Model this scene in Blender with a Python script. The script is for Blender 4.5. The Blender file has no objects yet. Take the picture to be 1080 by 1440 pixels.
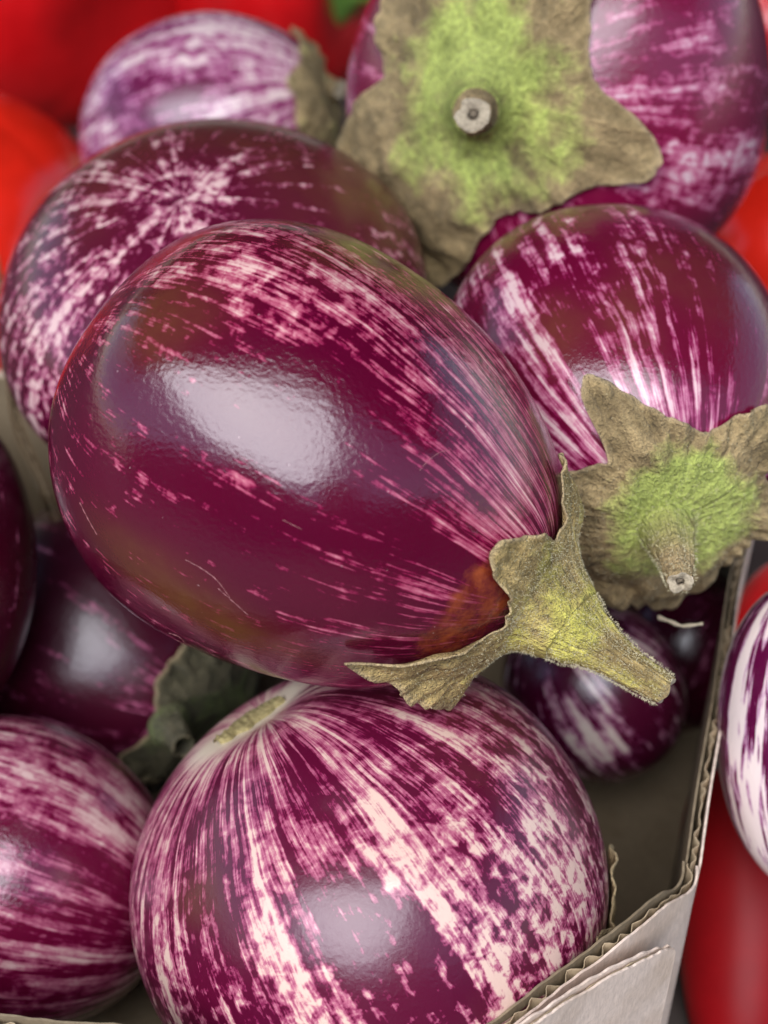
import bpy, math, random
import numpy as np
from mathutils import Vector, Matrix

SC = bpy.context.scene
COL = SC.collection
R = math.radians

# ---------------------------------------------------------------- camera
PITCH = R(40)                      # looking down at the stall
FPX = 720 / math.tan(R(19))        # focal length in pixels of a 1080 x 1440 frame
CAMZ = 0.365                       # height over the stall table
RT = np.array([1.0, 0, 0])
UP = np.array([0, math.sin(PITCH), math.cos(PITCH)])
FW = np.array([0, math.cos(PITCH), -math.sin(PITCH)])
CAMP = np.array([0, 0, CAMZ])
cd = bpy.data.cameras.new('camera')
cam = bpy.data.objects.new('camera', cd)
COL.objects.link(cam)
cam.location = CAMP
cam.rotation_euler = (math.pi / 2 - PITCH, 0, 0)
cd.sensor_fit = 'VERTICAL'
cd.sensor_height = 24
cd.lens = 12 / math.tan(R(19))
cd.clip_start = 0.01
cd.clip_end = 100
cd.dof.use_dof = True
cd.dof.focus_distance = 0.303
cd.dof.aperture_fstop = 7.2
SC.camera = cam

# ---------------------------------------------------------------- sky and sun
SUN_EL, SUN_AZ = R(57), R(203)     # azimuth clockwise from +Y: behind the camera, a little to the left
w = bpy.data.worlds.new('World')
SC.world = w
w.use_nodes = True
nt = w.node_tree
sky = nt.nodes.new('ShaderNodeTexSky')
sky.sky_type = 'NISHITA'
sky.sun_disc = False
sky.sun_elevation = SUN_EL
sky.sun_rotation = SUN_AZ
sky.air_density = 1.0
sky.dust_density = 0.6
nt.links.new(sky.outputs[0], nt.nodes['Background'].inputs[0])
nt.nodes['Background'].inputs[1].default_value = 0.05
sd = bpy.data.lights.new('sun', 'SUN')
sd.energy = 1.5
sd.angle = R(62)
sd.color = (0.94, 0.95, 1.0)
sun = bpy.data.objects.new('sun', sd)
COL.objects.link(sun)
sdir = Vector((math.sin(SUN_AZ) * math.cos(SUN_EL), math.cos(SUN_AZ) * math.cos(SUN_EL), math.sin(SUN_EL)))
sun.rotation_euler = sdir.to_track_quat('Z', 'Y').to_euler()
sun.location = (0, 0, 2)
SC.view_settings.view_transform = 'Standard'
SC.view_settings.look = 'None'
SC.view_settings.exposure = 2.15
SC.view_settings.gamma = 1.0


# ---------------------------------------------------------------- helpers
def at(px, py, d):
    """world point seen at pixel (px, py) of the photograph at depth d (metres along the view axis)"""
    return CAMP + FW * d + RT * ((px - 540) / FPX * d) + UP * ((720 - py) / FPX * d)


def cv(v):
    """a direction given as right / up / towards the viewer -> world"""
    r = RT * v[0] + UP * v[1] - FW * v[2]
    return r / np.linalg.norm(r)


def proj(p):
    q = p - CAMP
    d = q @ FW
    return 540 + FPX * (q @ RT) / d, 720 - FPX * (q @ UP) / d, d


def mesh_obj(name, verts, faces, mat=None, parent=None, smooth=True, attrs=None):
    me = bpy.data.meshes.new(name)
    me.from_pydata([tuple(v) for v in verts], [], [tuple(f) for f in faces])
    if attrs:
        for k, a in attrs.items():
            a = np.asarray(a, dtype=np.float32)
            at_ = me.attributes.new(k, 'FLOAT_VECTOR', 'POINT')
            at_.data.foreach_set('vector', a.reshape(-1))
    if smooth:
        me.polygons.foreach_set('use_smooth', [True] * len(me.polygons))
    me.update()
    o = bpy.data.objects.new(name, me)
    COL.objects.link(o)
    if mat:
        me.materials.append(mat)
    if parent:
        o.parent = parent
    return o


def empty(name, loc, label, cat, group=None):
    o = bpy.data.objects.new(name, None)
    COL.objects.link(o)
    o.location = tuple(loc)
    o.empty_display_size = 0.01
    o['label'] = label
    o['category'] = cat
    if group:
        o['group'] = group
    return o


class Waves:
    """smooth random function of a 3-D vector"""
    def __init__(self, seed, n=10, k=3.0, p=0.0):
        g = np.random.default_rng(seed)
        self.k = g.normal(size=(n, 3)) * k
        self.p = g.uniform(0, 6.283, n)
        self.a = 1 / (1 + np.linalg.norm(self.k, axis=1)) ** p
        self.a = self.a / np.sqrt((self.a ** 2).sum() / 2)

    def __call__(self, v):
        return (np.sin(v @ self.k.T + self.p) * self.a).sum(-1)


# ---------------------------------------------------------------- materials
def new_mat(name):
    m = bpy.data.materials.new(name)
    m.use_nodes = True
    return m, m.node_tree, m.node_tree.nodes['Principled BSDF']


class NB:
    def __init__(self, nt):
        self.nt = nt

    def n(self, t, **kw):
        x = self.nt.nodes.new(t)
        for k, v in kw.items():
            setattr(x, k, v)
        return x

    def _set(self, s, v):
        if hasattr(v, 'is_linked') or hasattr(v, 'links'):
            self.nt.links.new(v, s)
        else:
            s.default_value = v

    def math(self, op, a, b=None, c=None, clamp=False):
        x = self.n('ShaderNodeMath', operation=op, use_clamp=clamp)
        self._set(x.inputs[0], a)
        if b is not None:
            self._set(x.inputs[1], b)
        if c is not None:
            self._set(x.inputs[2], c)
        return x.outputs[0]

    def noise(self, vec, scale, detail=4, rough=.5, dist=0.0, col=False):
        x = self.n('ShaderNodeTexNoise')
        if vec is not None:
            self.nt.links.new(vec, x.inputs['Vector'])
        x.inputs['Scale'].default_value = scale
        x.inputs['Detail'].default_value = detail
        x.inputs['Roughness'].default_value = rough
        x.inputs['Distortion'].default_value = dist
        return x.outputs['Color' if col else 'Fac']

    def vmul(self, vec, m, add=(0, 0, 0)):
        x = self.n('ShaderNodeVectorMath', operation='MULTIPLY_ADD')
        self.nt.links.new(vec, x.inputs[0])
        x.inputs[1].default_value = m
        x.inputs[2].default_value = add
        return x.outputs[0]

    def vadd(self, a, b):
        x = self.n('ShaderNodeVectorMath', operation='ADD')
        self._set(x.inputs[0], a)
        self._set(x.inputs[1], b)
        return x.outputs[0]

    def vscale(self, a, s):
        x = self.n('ShaderNodeVectorMath', operation='SCALE')
        self._set(x.inputs[0], a)
        x.inputs['Scale'].default_value = s
        return x.outputs[0]

    def ramp(self, fac, stops, interp='LINEAR'):
        x = self.n('ShaderNodeValToRGB')
        x.color_ramp.interpolation = interp
        e = x.color_ramp.elements
        while len(e) > 1:
            e.remove(e[-1])
        for i, (p, c) in enumerate(stops):
            q = e[0] if i == 0 else e.new(p)
            q.position = p
            q.color = (*c, 1) if len(c) == 3 else c
        self.nt.links.new(fac, x.inputs[0])
        return x.outputs[0]

    def mix(self, fac, a, b, blend='MIX'):
        x = self.n('ShaderNodeMix', data_type='RGBA', blend_type=blend)
        self._set(x.inputs[0], fac)
        for s, v in ((x.inputs[6], a), (x.inputs[7], b)):
            if hasattr(v, 'links'):
                self.nt.links.new(v, s)
            else:
                s.default_value = (*v, 1)
        return x.outputs[2]

    def sep(self, vec):
        x = self.n('ShaderNodeSeparateXYZ')
        self.nt.links.new(vec, x.inputs[0])
        return x.outputs

    def attr(self, name):
        return self.n('ShaderNodeAttribute', attribute_name=name).outputs['Vector']

    def bump(self, h, dist, strength=1.0, normal=None):
        x = self.n('ShaderNodeBump')
        x.inputs['Strength'].default_value = strength
        x.inputs['Distance'].default_value = dist
        self.nt.links.new(h, x.inputs['Height'])
        if normal is not None:
            self.nt.links.new(normal, x.inputs['Normal'])
        return x.outputs[0]


def eggplant_mat(seed, bias=0.0, streak=1.0, mott=1.0, fine=1.0, dark=(0.052, 0.0015, 0.019), mid=(0.17, 0.008, 0.075),
                 pink=(0.52, 0.16, 0.27), cream=(0.80, 0.58, 0.56), rough=0.2, specks=False, peel=1.0, freq=1.0, sharp=1.0, mz=(0, 3, 1, 1), sz=(0, 3, 1, 1)):
    m, t, b = new_mat('eggplant_skin')
    N = NB(t)
    st = N.attr('st')
    ctl = N.sep(N.attr('ctl'))
    obj = N.n('ShaderNodeTexCoord').outputs['Object']
    off = (seed * 3.71 % 17, seed * 5.13 % 13, seed * 1.37 % 11)
    # slight waviness so that the streaks wander
    wob = N.vmul(N.vadd(N.noise(obj, 45, 2, .5, col=True), (-.5, -.5, -.5)), (0.05, 0.05, 0.15))
    stw = N.vadd(st, wob)
    broad = N.noise(N.vmul(stw, (3.4 * freq, 3.4 * freq, .8), off), 1, 3, .5)
    med = N.noise(N.vmul(stw, (11 * freq, 11 * freq, 1.6), off), 1, 4, .6)
    fin = N.noise(N.vmul(stw, (34 * freq, 34 * freq, 2.6), off), 1, 4, .6)
    mr = N.n('ShaderNodeMapRange')
    t.links.new(N.sep(st)[2], mr.inputs['Value'])
    for k_, v_ in zip(('From Min', 'From Max', 'To Min', 'To Max'), mz):
        mr.inputs[k_].default_value = v_
    mw = mr.outputs[0]
    ms = N.n('ShaderNodeMapRange')
    t.links.new(N.sep(st)[2], ms.inputs['Value'])
    for k_, v_ in zip(('From Min', 'From Max', 'To Min', 'To Max'), sz):
        ms.inputs[k_].default_value = v_
    sw = ms.outputs[0]
    mo = N.noise(N.vadd(obj, N.vscale(N.noise(obj, 200, 2, .5, col=True), .004)), 330, 5, .62)
    mo2 = N.noise(obj, 120, 4, .6)
    v = N.math('MULTIPLY_ADD', N.math('SUBTRACT', broad, .5), 0.9 * streak, 0.5 + bias)
    v = N.math('MULTIPLY_ADD', N.math('MULTIPLY', sw, N.math('SUBTRACT', med, .5)), 1.7 * streak, v)
    v = N.math('MULTIPLY_ADD', N.math('MULTIPLY', sw, N.math('SUBTRACT', fin, .5)), 1.25 * fine, v)
    v = N.math('MULTIPLY_ADD', N.math('MULTIPLY', mw, N.math('SUBTRACT', mo, .5)), 1.5 * mott, v)
    v = N.math('MULTIPLY_ADD', N.math('MULTIPLY', mw, N.math('SUBTRACT', mo2, .5)), 0.8 * mott, v)
    v = N.math('ADD', v, ctl[0])
    hw = .16 / sharp
    col = N.ramp(v, [(0.0, dark), (0.40, dark), (0.5 - hw * .2, mid), (0.5 + hw * .8, pink), (min(.99, 0.5 + hw * 2.0), cream)])
    # slow drift of the purple itself
    sl = N.noise(obj, 38, 3, .5)
    col = N.mix(N.math('MULTIPLY', sl, .55), col, N.mix(.5, col, (0.16, 0.002, 0.02)), 'MIX')
    # olive and russet undertones; on the main fruit olive also paints brown reflections
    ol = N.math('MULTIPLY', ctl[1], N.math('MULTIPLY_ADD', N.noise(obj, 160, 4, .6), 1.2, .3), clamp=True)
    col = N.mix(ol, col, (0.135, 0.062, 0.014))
    rus = N.sep(N.attr('ctl2'))
    rf = N.math('MULTIPLY', N.math('MULTIPLY_ADD', N.math('SUBTRACT', N.noise(obj, 300, 5, .68), .5), 3.2, N.math('MULTIPLY_ADD', rus[0], 1.9, -1.05)), .85, clamp=True)
    col = N.mix(rf, col, N.mix(N.ramp(mo2, [(.4, (0, 0, 0)), (.6, (1, 1, 1))]), (0.13, 0.012, 0.008), (0.30, 0.06, 0.018)))
    # cream halo (blossom scar, calyx margin)
    col = N.mix(ctl[2], col, (0.78, 0.64, 0.46))
    if specks:
        vo = N.n('ShaderNodeTexVoronoi')
        t.links.new(obj, vo.inputs['Vector'])
        vo.inputs['Scale'].default_value = 330
        s1 = N.math('LESS_THAN', vo.outputs['Distance'], 0.055)
        rr = N.sep(vo.outputs['Color'])[0]
        s1 = N.math('MULTIPLY', s1, N.math('GREATER_THAN', rr, 0.72))
        col = N.mix(N.math('MULTIPLY', s1, .55), col, (0.5, 0.3, 0.3))
    t.links.new(col, b.inputs['Base Color'])
    rn = N.noise(obj, 55, 5, .7)
    t.links.new(N.math('MULTIPLY_ADD', rn, .22, rough - .16), b.inputs['Roughness'])
    b.inputs['IOR'].default_value = 1.56
    b.inputs['Coat Weight'].default_value = 0.1
    b.inputs['Coat IOR'].default_value = 1.6
    b.inputs['Coat Roughness'].default_value = 0.06
    # wrinkled wax
    w1 = N.noise(N.vmul(stw, (26, 26, 18), off), 1, 3, .6, .3)
    w2 = N.noise(obj, 900, 3, .6, .4)
    h = N.math('MULTIPLY_ADD', w2, .5, N.math('MULTIPLY', w1, .5))
    t.links.new(N.bump(h, 0.00022 * peel, .9), b.inputs['Normal'])
    return m


def felt_mat(name='calyx_felt', brown=(0.58, 0.43, 0.22), grey=(0.22, 0.165, 0.08), green=(0.50, 0.58, 0.15), pale=(0.58, 0.42, 0.22)):
    m, t, b = new_mat(name)
    N = NB(t)
    obj = N.n('ShaderNodeTexCoord').outputs['Object']
    c = N.sep(N.attr('cal'))       # x: how green, y: nearness to the dried margin, z: pale tint
    n0 = N.noise(obj, 60, 3, .55)
    n1 = N.noise(obj, 150, 5, .7)
    n2 = N.noise(obj, 700, 4, .7)
    n3 = N.noise(obj, 2600, 2, .6)
    st = N.attr('st')
    sk = N.noise(N.vmul(st, (7, 7, 1.1)), 1, 4, .6)
    base = N.mix(N.ramp(N.math('MULTIPLY_ADD', sk, .5, N.math('MULTIPLY', n1, .5)), [(.35, (0, 0, 0)), (.65, (1, 1, 1))]), grey, brown)
    gv = N.math('MULTIPLY_ADD', N.math('SUBTRACT', n1, .5), 1.8, c[0])
    gv = N.math('MULTIPLY_ADD', N.math('SUBTRACT', n2, .5), .5, gv)
    gv = N.math('MULTIPLY_ADD', N.math('SUBTRACT', sk, .5), .7, gv)
    gv = N.math('MULTIPLY_ADD', N.math('SUBTRACT', n0, .5), 2.8, gv)
    gf = N.ramp(gv, [(.15, (0, 0, 0)), (.9, (1, 1, 1))])
    gcol = N.mix(n2, tuple(x * .75 for x in green), tuple(min(1, x * 1.35) for x in green))
    col = N.mix(gf, base, gcol)
    col = N.mix(N.math('MULTIPLY', c[1], .7), col, (0.62, 0.48, 0.28))
    col = N.mix(c[2], col, pale)
    fz = N.ramp(N.math('MULTIPLY_ADD', n3, .5, N.math('MULTIPLY', n2, .5)), [(.36, (0.55, 0.52, 0.5)), (.62, (1.45, 1.42, 1.38))])
    lf = N.ramp(N.noise(obj, 85, 3, .6), [(.38, (0.62, 0.60, 0.56)), (.62, (1.25, 1.22, 1.15))])
    col = N.mix(.75, col, lf, 'MULTIPLY')
    col = N.mix(.7, col, fz, 'MULTIPLY')
    t.links.new(col, b.inputs['Base Color'])
    b.inputs['Roughness'].default_value = .85
    b.inputs['Specular IOR Level'].default_value = .12
    b.inputs['Sheen Weight'].default_value = .05
    b.inputs['Sheen Roughness'].default_value = .5
    h = N.math('MULTIPLY_ADD', n1, 2.5, N.math('MULTIPLY_ADD', n2, 1.0, N.math('MULTIPLY', n3, .35)))
    h = N.math('MULTIPLY_ADD', sk, 1.2, h)
    t.links.new(N.bump(h, 0.0020, 1.0), b.inputs['Normal'])
    return m


def simple_mat(name, col, rough=.6, var=.25, scale=300, bump=0.0002, spec=.4, coat=0, col2=None):
    m, t, b = new_mat(name)
    N = NB(t)
    obj = N.n('ShaderNodeTexCoord').outputs['Object']
    n1 = N.noise(obj, scale, 5, .65)
    c2 = col2 or tuple(x * (1 - var) for x in col)
    t.links.new(N.mix(N.ramp(n1, [(.35, (0, 0, 0)), (.65, (1, 1, 1))]), c2, col), b.inputs['Base Color'])
    b.inputs['Roughness'].default_value = rough
    b.inputs['Specular IOR Level'].default_value = spec
    b.inputs['Coat Weight'].default_value = coat
    b.inputs['Coat Roughness'].default_value = .08
    t.links.new(N.bump(n1, bump, .6), b.inputs['Normal'])
    return m


def card_mat(name, col, flute=0.0):
    m, t, b = new_mat(name)
    N = NB(t)
    obj = N.n('ShaderNodeTexCoord').outputs['Object']
    n1 = N.noise(N.vmul(obj, (1, 1, .35)), 900, 4, .7)
    n2 = N.noise(obj, 60, 4, .6)
    c = N.mix(N.ramp(n1, [(.3, (0, 0, 0)), (.7, (1, 1, 1))]), tuple(x * .82 for x in col), tuple(min(1, x * 1.1) for x in col))
    c = N.mix(N.math('MULTIPLY', N.ramp(n2, [(.45, (0, 0, 0)), (.7, (1, 1, 1))]), .45), c, (col[0] * .62, col[1] * .55, col[2] * .45))
    fb_ = N.noise(N.vmul(obj, (300, 300, 2600)), 1, 3, .7)
    c = N.mix(N.ramp(fb_, [(.62, (0, 0, 0)), (.72, (.5, .5, .5))]), c, tuple(x * .5 for x in col))
    t.links.new(c, b.inputs['Base Color'])
    b.inputs['Roughness'].default_value = .75
    b.inputs['Specular IOR Level'].default_value = .3
    h = N.math('MULTIPLY_ADD', n2, 2.0, n1)
    t.links.new(N.bump(h, 0.00035, .5), b.inputs['Normal'])
    return m


MAT = {}
MAT['felt'] = felt_mat()
MAT['felt_dark'] = felt_mat('calyx_felt_shaded', brown=(0.16, 0.14, 0.085), grey=(0.07, 0.065, 0.035), green=(0.14, 0.18, 0.06))  # darker felt: shade of the left gap is put into these colours
MAT['felt_main'] = felt_mat('calyx_felt_yellow', brown=(0.68, 0.50, 0.21), grey=(0.27, 0.20, 0.08), green=(0.66, 0.62, 0.14))
MAT['hair'] = simple_mat('plant_hair', (0.66, 0.58, 0.36), .7, bump=0)
MAT['cut'] = simple_mat('dried_cut', (0.50, 0.41, 0.28), .8, .45, 1500, .0005)
MAT['pith'] = simple_mat('pith', (0.26, 0.20, 0.13), .9, .5, 1500, .0005)
MAT['scar'] = simple_mat('blossom_scar', (0.40, 0.31, 0.13), .8, .4, 900, .0006, col2=(0.20, 0.16, 0.06))
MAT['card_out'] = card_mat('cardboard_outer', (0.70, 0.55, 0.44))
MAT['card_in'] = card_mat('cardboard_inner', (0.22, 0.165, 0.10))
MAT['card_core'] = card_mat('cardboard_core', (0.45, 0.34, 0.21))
MAT['green_stem'] = simple_mat('pepper_stem', (0.22, 0.42, 0.07), .45, .3, 200)
MAT['red'] = simple_mat('red_skin', (0.70, 0.008, 0.010), .22, .2, 40, .0001, .4, .1)
MAT['red_shaded'] = simple_mat('shaded_red_skin', (0.22, 0.002, 0.004), .45, .2, 40, .0001, .15, 0)  # red skin with the shade beside the box put into its colour
MAT['orange_red'] = simple_mat('orange_red_skin', (0.80, 0.020, 0.008), .24, .2, 40, .0001, .4, .1)


# ---------------------------------------------------------------- eggplants
class Fruit:
    def __init__(s, c, axis, rad, seed, egg=.12, power=2.0, lump=.02, ribs=0, ribamp=0.0, dent=(), roll=0.0,
                 calyx_dimple=.06, blossom_dimple=.05, lump2=None):
        s.c = np.asarray(c)
        s.z = cv(axis)
        view = CAMP - s.c
        x = view - s.z * (view @ s.z)
        if np.linalg.norm(x) < 1e-6:
            x = UP - s.z * (UP @ s.z)
        s.x = x / np.linalg.norm(x)          # theta = 0 faces the viewer
        s.y = np.cross(s.z, s.x)
        s.rad = rad
        s.egg, s.power, s.lump = egg, power, lump
        s.lump2 = lump * .22 if lump2 is None else lump2
        s.ribs, s.ribamp = ribs, ribamp
        s.W = Waves(seed, 8, 1.5)
        s.W2 = Waves(seed + 50, 10, 4.0)
        s.dent = dent
        s.cd, s.bd = calyx_dimple, blossom_dimple
        s.seed = seed

    def local(s, th, ph):
        ct, st_, cp, sp = np.cos(th), np.sin(th), np.cos(ph), np.sin(ph)
        e = 2.0 / s.power
        spp = np.abs(sp) ** e
        cpp = np.sign(cp) * np.abs(cp) ** e
        wd = 1 - s.egg * cp - .35 * s.egg * (cp * cp - .3)
        d = np.stack([ct * sp, st_ * sp, cp], -1)
        k = 1 + s.lump * s.W(d) + s.lump2 * s.W2(d)
        if s.ribs:
            k = k * (1 + s.ribamp * sp * np.cos(s.ribs * th + s.seed))
        for (t0, p0, sig, amp) in s.dent:
            dd = np.array([math.cos(t0) * math.sin(p0), math.sin(t0) * math.sin(p0), math.cos(p0)])
            ang2 = 2 * (1 - d @ dd)
            k = k * (1 + amp * np.exp(-ang2 / (2 * sig * sig)))
        zz = cpp * s.rad[2]
        zz = zz - s.rad[2] * s.cd * np.exp(-(ph / .28) ** 2) + s.rad[2] * s.bd * np.exp(-((math.pi - ph) / .22) ** 2)
        return np.stack([ct * spp * wd * s.rad[0] * k, st_ * spp * wd * s.rad[1] * k, zz * k], -1)

    def world(s, th, ph):
        l = s.local(th, ph)
        return s.c + l[..., :1] * s.x + l[..., 1:2] * s.y + l[..., 2:3] * s.z

    def normal(s, th, ph):
        e = 1e-3
        ph = np.clip(ph, .02, math.pi - .02)
        a = s.world(th + e, ph) - s.world(th - e, ph)
        b = s.world(th, ph + e) - s.world(th, ph - e)
        n = np.cross(b, a)
        n /= np.linalg.norm(n, axis=-1, keepdims=True) + 1e-12
        out = s.world(th, ph) - s.c
        sg = np.sign((n * out).sum(-1, keepdims=True))
        return n * sg

    def mesh(s, nt_=256, np_=160):
        th = np.linspace(0, 2 * math.pi, nt_, endpoint=False)
        ph = math.pi * (np.arange(np_ + 1) / np_)
        ph[0], ph[-1] = 1e-3, math.pi - 1e-3
        T, P = np.meshgrid(th, ph)
        V = s.world(T, P).reshape(-1, 3)
        i = np.arange(np_)[:, None] * nt_
        j = np.arange(nt_)[None, :]
        j2 = (j + 1) % nt_
        F = np.stack([i + j, i + nt_ + j, i + nt_ + j2, i + j2], -1).reshape(-1, 4)
        n0 = len(V)
        F = [tuple(f) for f in F.tolist()]
        F.append(tuple(range(nt_ - 1, -1, -1))[::-1])
        F.append(tuple(range(np_ * nt_, np_ * nt_ + nt_))[::-1])
        return V, F, T.reshape(-1), P.reshape(-1)


def angd(a, b):
    return (a - b + math.pi) % (2 * math.pi) - math.pi


FR = {}


def build_eggplant(key, fr, label, mat, marks=(), res=(256, 160), calyx=None, extra=None, pmax=.26, group='striped eggplants heaped in and around the box'):
    FR[key] = fr
    root = empty('eggplant', fr.c, label, 'eggplant', group)
    V, F, T, P = fr.mesh(*res)
    st = np.stack([np.cos(T), np.sin(T), P], -1)
    ctl = np.zeros((len(V), 4))
    for mk in marks:
        ch, t0, p0, ds, dp, amp = mk[:6]
        skew = mk[6] if len(mk) > 6 else 0.0
        # widths in radians; across-width measured on the surface
        a = angd(T, R(t0) + skew * (P - R(p0)))
        a = a * np.maximum(np.sin(P), .12) / R(ds)
        bb = (P - R(p0)) / R(dp)
        ctl[:, ch] += amp * np.exp(-(np.abs(a) ** 2.4 + np.abs(bb) ** 2.4) * .7)
    ctl[:, 0] = np.where(ctl[:, 0] > 0, pmax * np.tanh(ctl[:, 0] / pmax * .62), ctl[:, 0])
    ctl[:, 1:] = np.clip(ctl[:, 1:], 0, 1)
    if extra:
        extra(fr, T, P, ctl)
    o = mesh_obj('body', V - fr.c, F, mat, root, attrs={'st': st, 'ctl': ctl[:, :3], 'ctl2': ctl[:, [3, 3, 3]]})
    if calyx:
        build_calyx(fr, root, **calyx)
    return root


def build_calyx(fr, root, outline, stem, mat='felt', neck=0.012, curl=0.0015, th_off=.0007, green=(0.5, .35), seed=0,
                fuzz=0, wr=.0006, jag=.035, s0=.42, cut=True, curls=(), n_t=300, n_s=44, flare_pow=1.0, greenmul=1.0, pale=0.0, stemgreen=.9, stempale=None):
    """outline: (theta deg, phi deg) of the lobed margin; stem: list of (world point, radius)"""
    ol = sorted([(a % 360, b) for a, b in outline])
    ta = np.array([a for a, b in ol])
    pa = np.array([b for a, b in ol])
    ta = np.concatenate([ta[-1:] - 360, ta, ta[:1] + 360])
    pa = np.concatenate([pa[-1:], pa, pa[:1]])
    th = np.linspace(0, 2 * math.pi, n_t, endpoint=False)
    Rm = np.radians(np.interp(np.degrees(th), ta, pa))
    g = np.random.default_rng(seed + 7)
    j = np.zeros(n_t)
    for f in (9, 14, 23, 31, 47, 60, 83, 101):
        j += g.normal() * np.sin(f * th + g.uniform(0, 6.28)) / (f ** .5)
    ker = np.hanning(9)
    ker /= ker.sum()
    Rm = np.convolve(np.concatenate([Rm[-4:], Rm, Rm[:4]]), ker, 'valid')
    Rm = Rm * (1 + jag * j)
    s = np.linspace(0, 1, n_s)
    S, T = np.meshgrid(s, th, indexing='ij')
    RR = np.broadcast_to(Rm, S.shape)
    ph = .03 + (RR - .03) * S
    base = fr.world(T, ph)
    nor = fr.normal(T, ph)
    W = Waves(seed + 3, 14, 6.0)
    W2 = Waves(seed + 4, 14, 16.0)
    d = np.stack([np.cos(T) * ph * 1.6, np.sin(T) * ph * 1.6, ph * 0 + seed], -1)
    cu = np.full(n_t, curl)
    for (t0, wid, amp) in curls:
        cu = cu + amp * np.exp(-(angd(th, R(t0)) / R(wid)) ** 2)
    off = th_off + wr * (W(d) + .7 * W2(d)) * np.clip(S * 1.5, 0, 1) + .0005 * np.clip(S * 2 - 1, 0, 1) * np.sin(37 * T + 3 * np.sin(5 * T)) + cu[None, :] * S ** 4
    off = np.maximum(off, .0003)
    # radial veins
    off = off + .0004 * np.clip(np.cos(5 * T + seed), 0, 1) ** 6 * (1 - S)
    P = base + nor * off[..., None]
    # flare up to the stem
    p0 = np.asarray(stem[0][0])
    tdir = np.asarray(stem[1][0]) - p0
    tdir /= np.linalg.norm(tdir)
    U = fr.x - tdir * (fr.x @ tdir)
    U /= np.linalg.norm(U)
    Vv = np.cross(tdir, U)
    if Vv @ fr.y < 0:
        Vv = -Vv
    r0 = stem[0][1]
    ring = p0 + r0 * (np.cos(T)[..., None] * U + np.sin(T)[..., None] * Vv)
    # absolute angular size of the flare, the same all round
    fl = R(neck) if neck > 1 else neck
    wgt = np.clip(1 - (ph - .03) / fl, 0, 1)
    wgt = (wgt * wgt * (3 - 2 * wgt)) ** flare_pow
    r1 = stem[1][1]
    slope = (r0 - r1) / np.linalg.norm(np.asarray(stem[1][0]) - p0)
    back = (1 - np.clip(1 - (ph - .03) / fl, 0, 1)) * fl * np.mean(fr.rad[:2]) * .55
    rad_ = r0 + slope * back * (1 + .5 * back / (fl * np.mean(fr.rad[:2]) * .55 + 1e-9))
    tgt = p0 - tdir * back[..., None] + rad_[..., None] * (np.cos(T)[..., None] * U + np.sin(T)[..., None] * Vv)
    P = P * (1 - wgt[..., None]) + tgt * wgt[..., None]
    # keep the whole calyx just outside the skin
    for _ in range(2):
        q_ = P - fr.c
        lx, ly, lz = q_ @ fr.x, q_ @ fr.y, q_ @ fr.z
        t_ = np.arctan2(ly / fr.rad[1], lx / fr.rad[0])
        p_ = np.arctan2(np.hypot(lx / fr.rad[0], ly / fr.rad[1]), lz / fr.rad[2])
        sf = fr.local(t_, p_)
        rs_ = np.linalg.norm(sf, axis=-1)
        rp_ = np.linalg.norm(q_, axis=-1)
        P = fr.c + q_ * np.maximum(1, (rs_ + .0007) / rp_)[..., None]
    V = P.reshape(-1, 3)
    i = np.arange(n_s - 1)[:, None] * n_t
    jj = np.arange(n_t)[None, :]
    F = np.stack([i + jj, i + n_t + jj, i + n_t + (jj + 1) % n_t, i + (jj + 1) % n_t], -1).reshape(-1, 4).tolist()
    gr = np.clip(1.15 - (ph / R(green[0])) ** 2 * 1.0, -.6, 1.1) * greenmul + .0 * S
    edge = np.clip((S - .955) / .045, 0, 1)
    cal = np.stack([gr, edge, np.full_like(S, pale)], -1).reshape(-1, 3)
    o = mesh_obj('calyx', V - fr.c, F, MAT[mat], root, attrs={'cal': cal, 'st': np.stack([np.cos(T), np.sin(T), S * 1.5], -1).reshape(-1, 3)})
    sm = o.modifiers.new('thickness', 'SOLIDIFY')
    sm.thickness = .0004
    sm.offset = 1 if True else 0
    # stem
    pts = [np.asarray(p) for p, r in stem]
    rs = [r for p, r in stem]
    n = len(pts)
    tt = np.linspace(0, n - 1, 46)
    def cr(arr, t):
        k = min(int(t), n - 2)
        u = t - k
        p0_, p1_, p2_, p3_ = arr[max(k - 1, 0)], arr[k], arr[k + 1], arr[min(k + 2, n - 1)]
        return .5 * ((2 * p1_) + (p2_ - p0_) * u + (2 * p0_ - 5 * p1_ + 4 * p2_ - p3_) * u * u + (3 * p1_ - p0_ - 3 * p2_ + p3_) * u ** 3)
    C = np.array([cr(pts, t) for t in tt])
    Rr = np.array([cr(rs, t) for t in tt])
    D = np.gradient(C, axis=0)
    D /= np.linalg.norm(D, axis=1, keepdims=True)
    ns = 48
    ang = np.linspace(0, 2 * math.pi, ns, endpoint=False)
    Ws = Waves(seed + 9, 10, 1.6)
    Wf = Waves(seed + 10, 12, 7)
    vs = []
    for k in range(len(tt)):
        u = U - D[k] * (U @ D[k])
        u /= np.linalg.norm(u)
        v = np.cross(D[k], u)
        if v @ Vv < 0:
            v = -v
        rel = k / (len(tt) - 1)
        q = np.stack([np.cos(ang) * 2, np.sin(ang) * 2, np.full(ns, rel * 3)], -1)
        fadein = min(1, rel * 6)
        rr = Rr[k] * (1 + fadein * (.05 * Ws(q) + .025 * Wf(q) + .05 * np.cos(5 * ang + seed)))
        vs.append(C[k] + rr[:, None] * (np.cos(ang)[:, None] * u + np.sin(ang)[:, None] * v))
    vs = np.array(vs)
    nk = len(tt)
    # slightly ragged end, with a rim that turns in
    u0, c_end = D[-1], C[-1]
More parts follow.
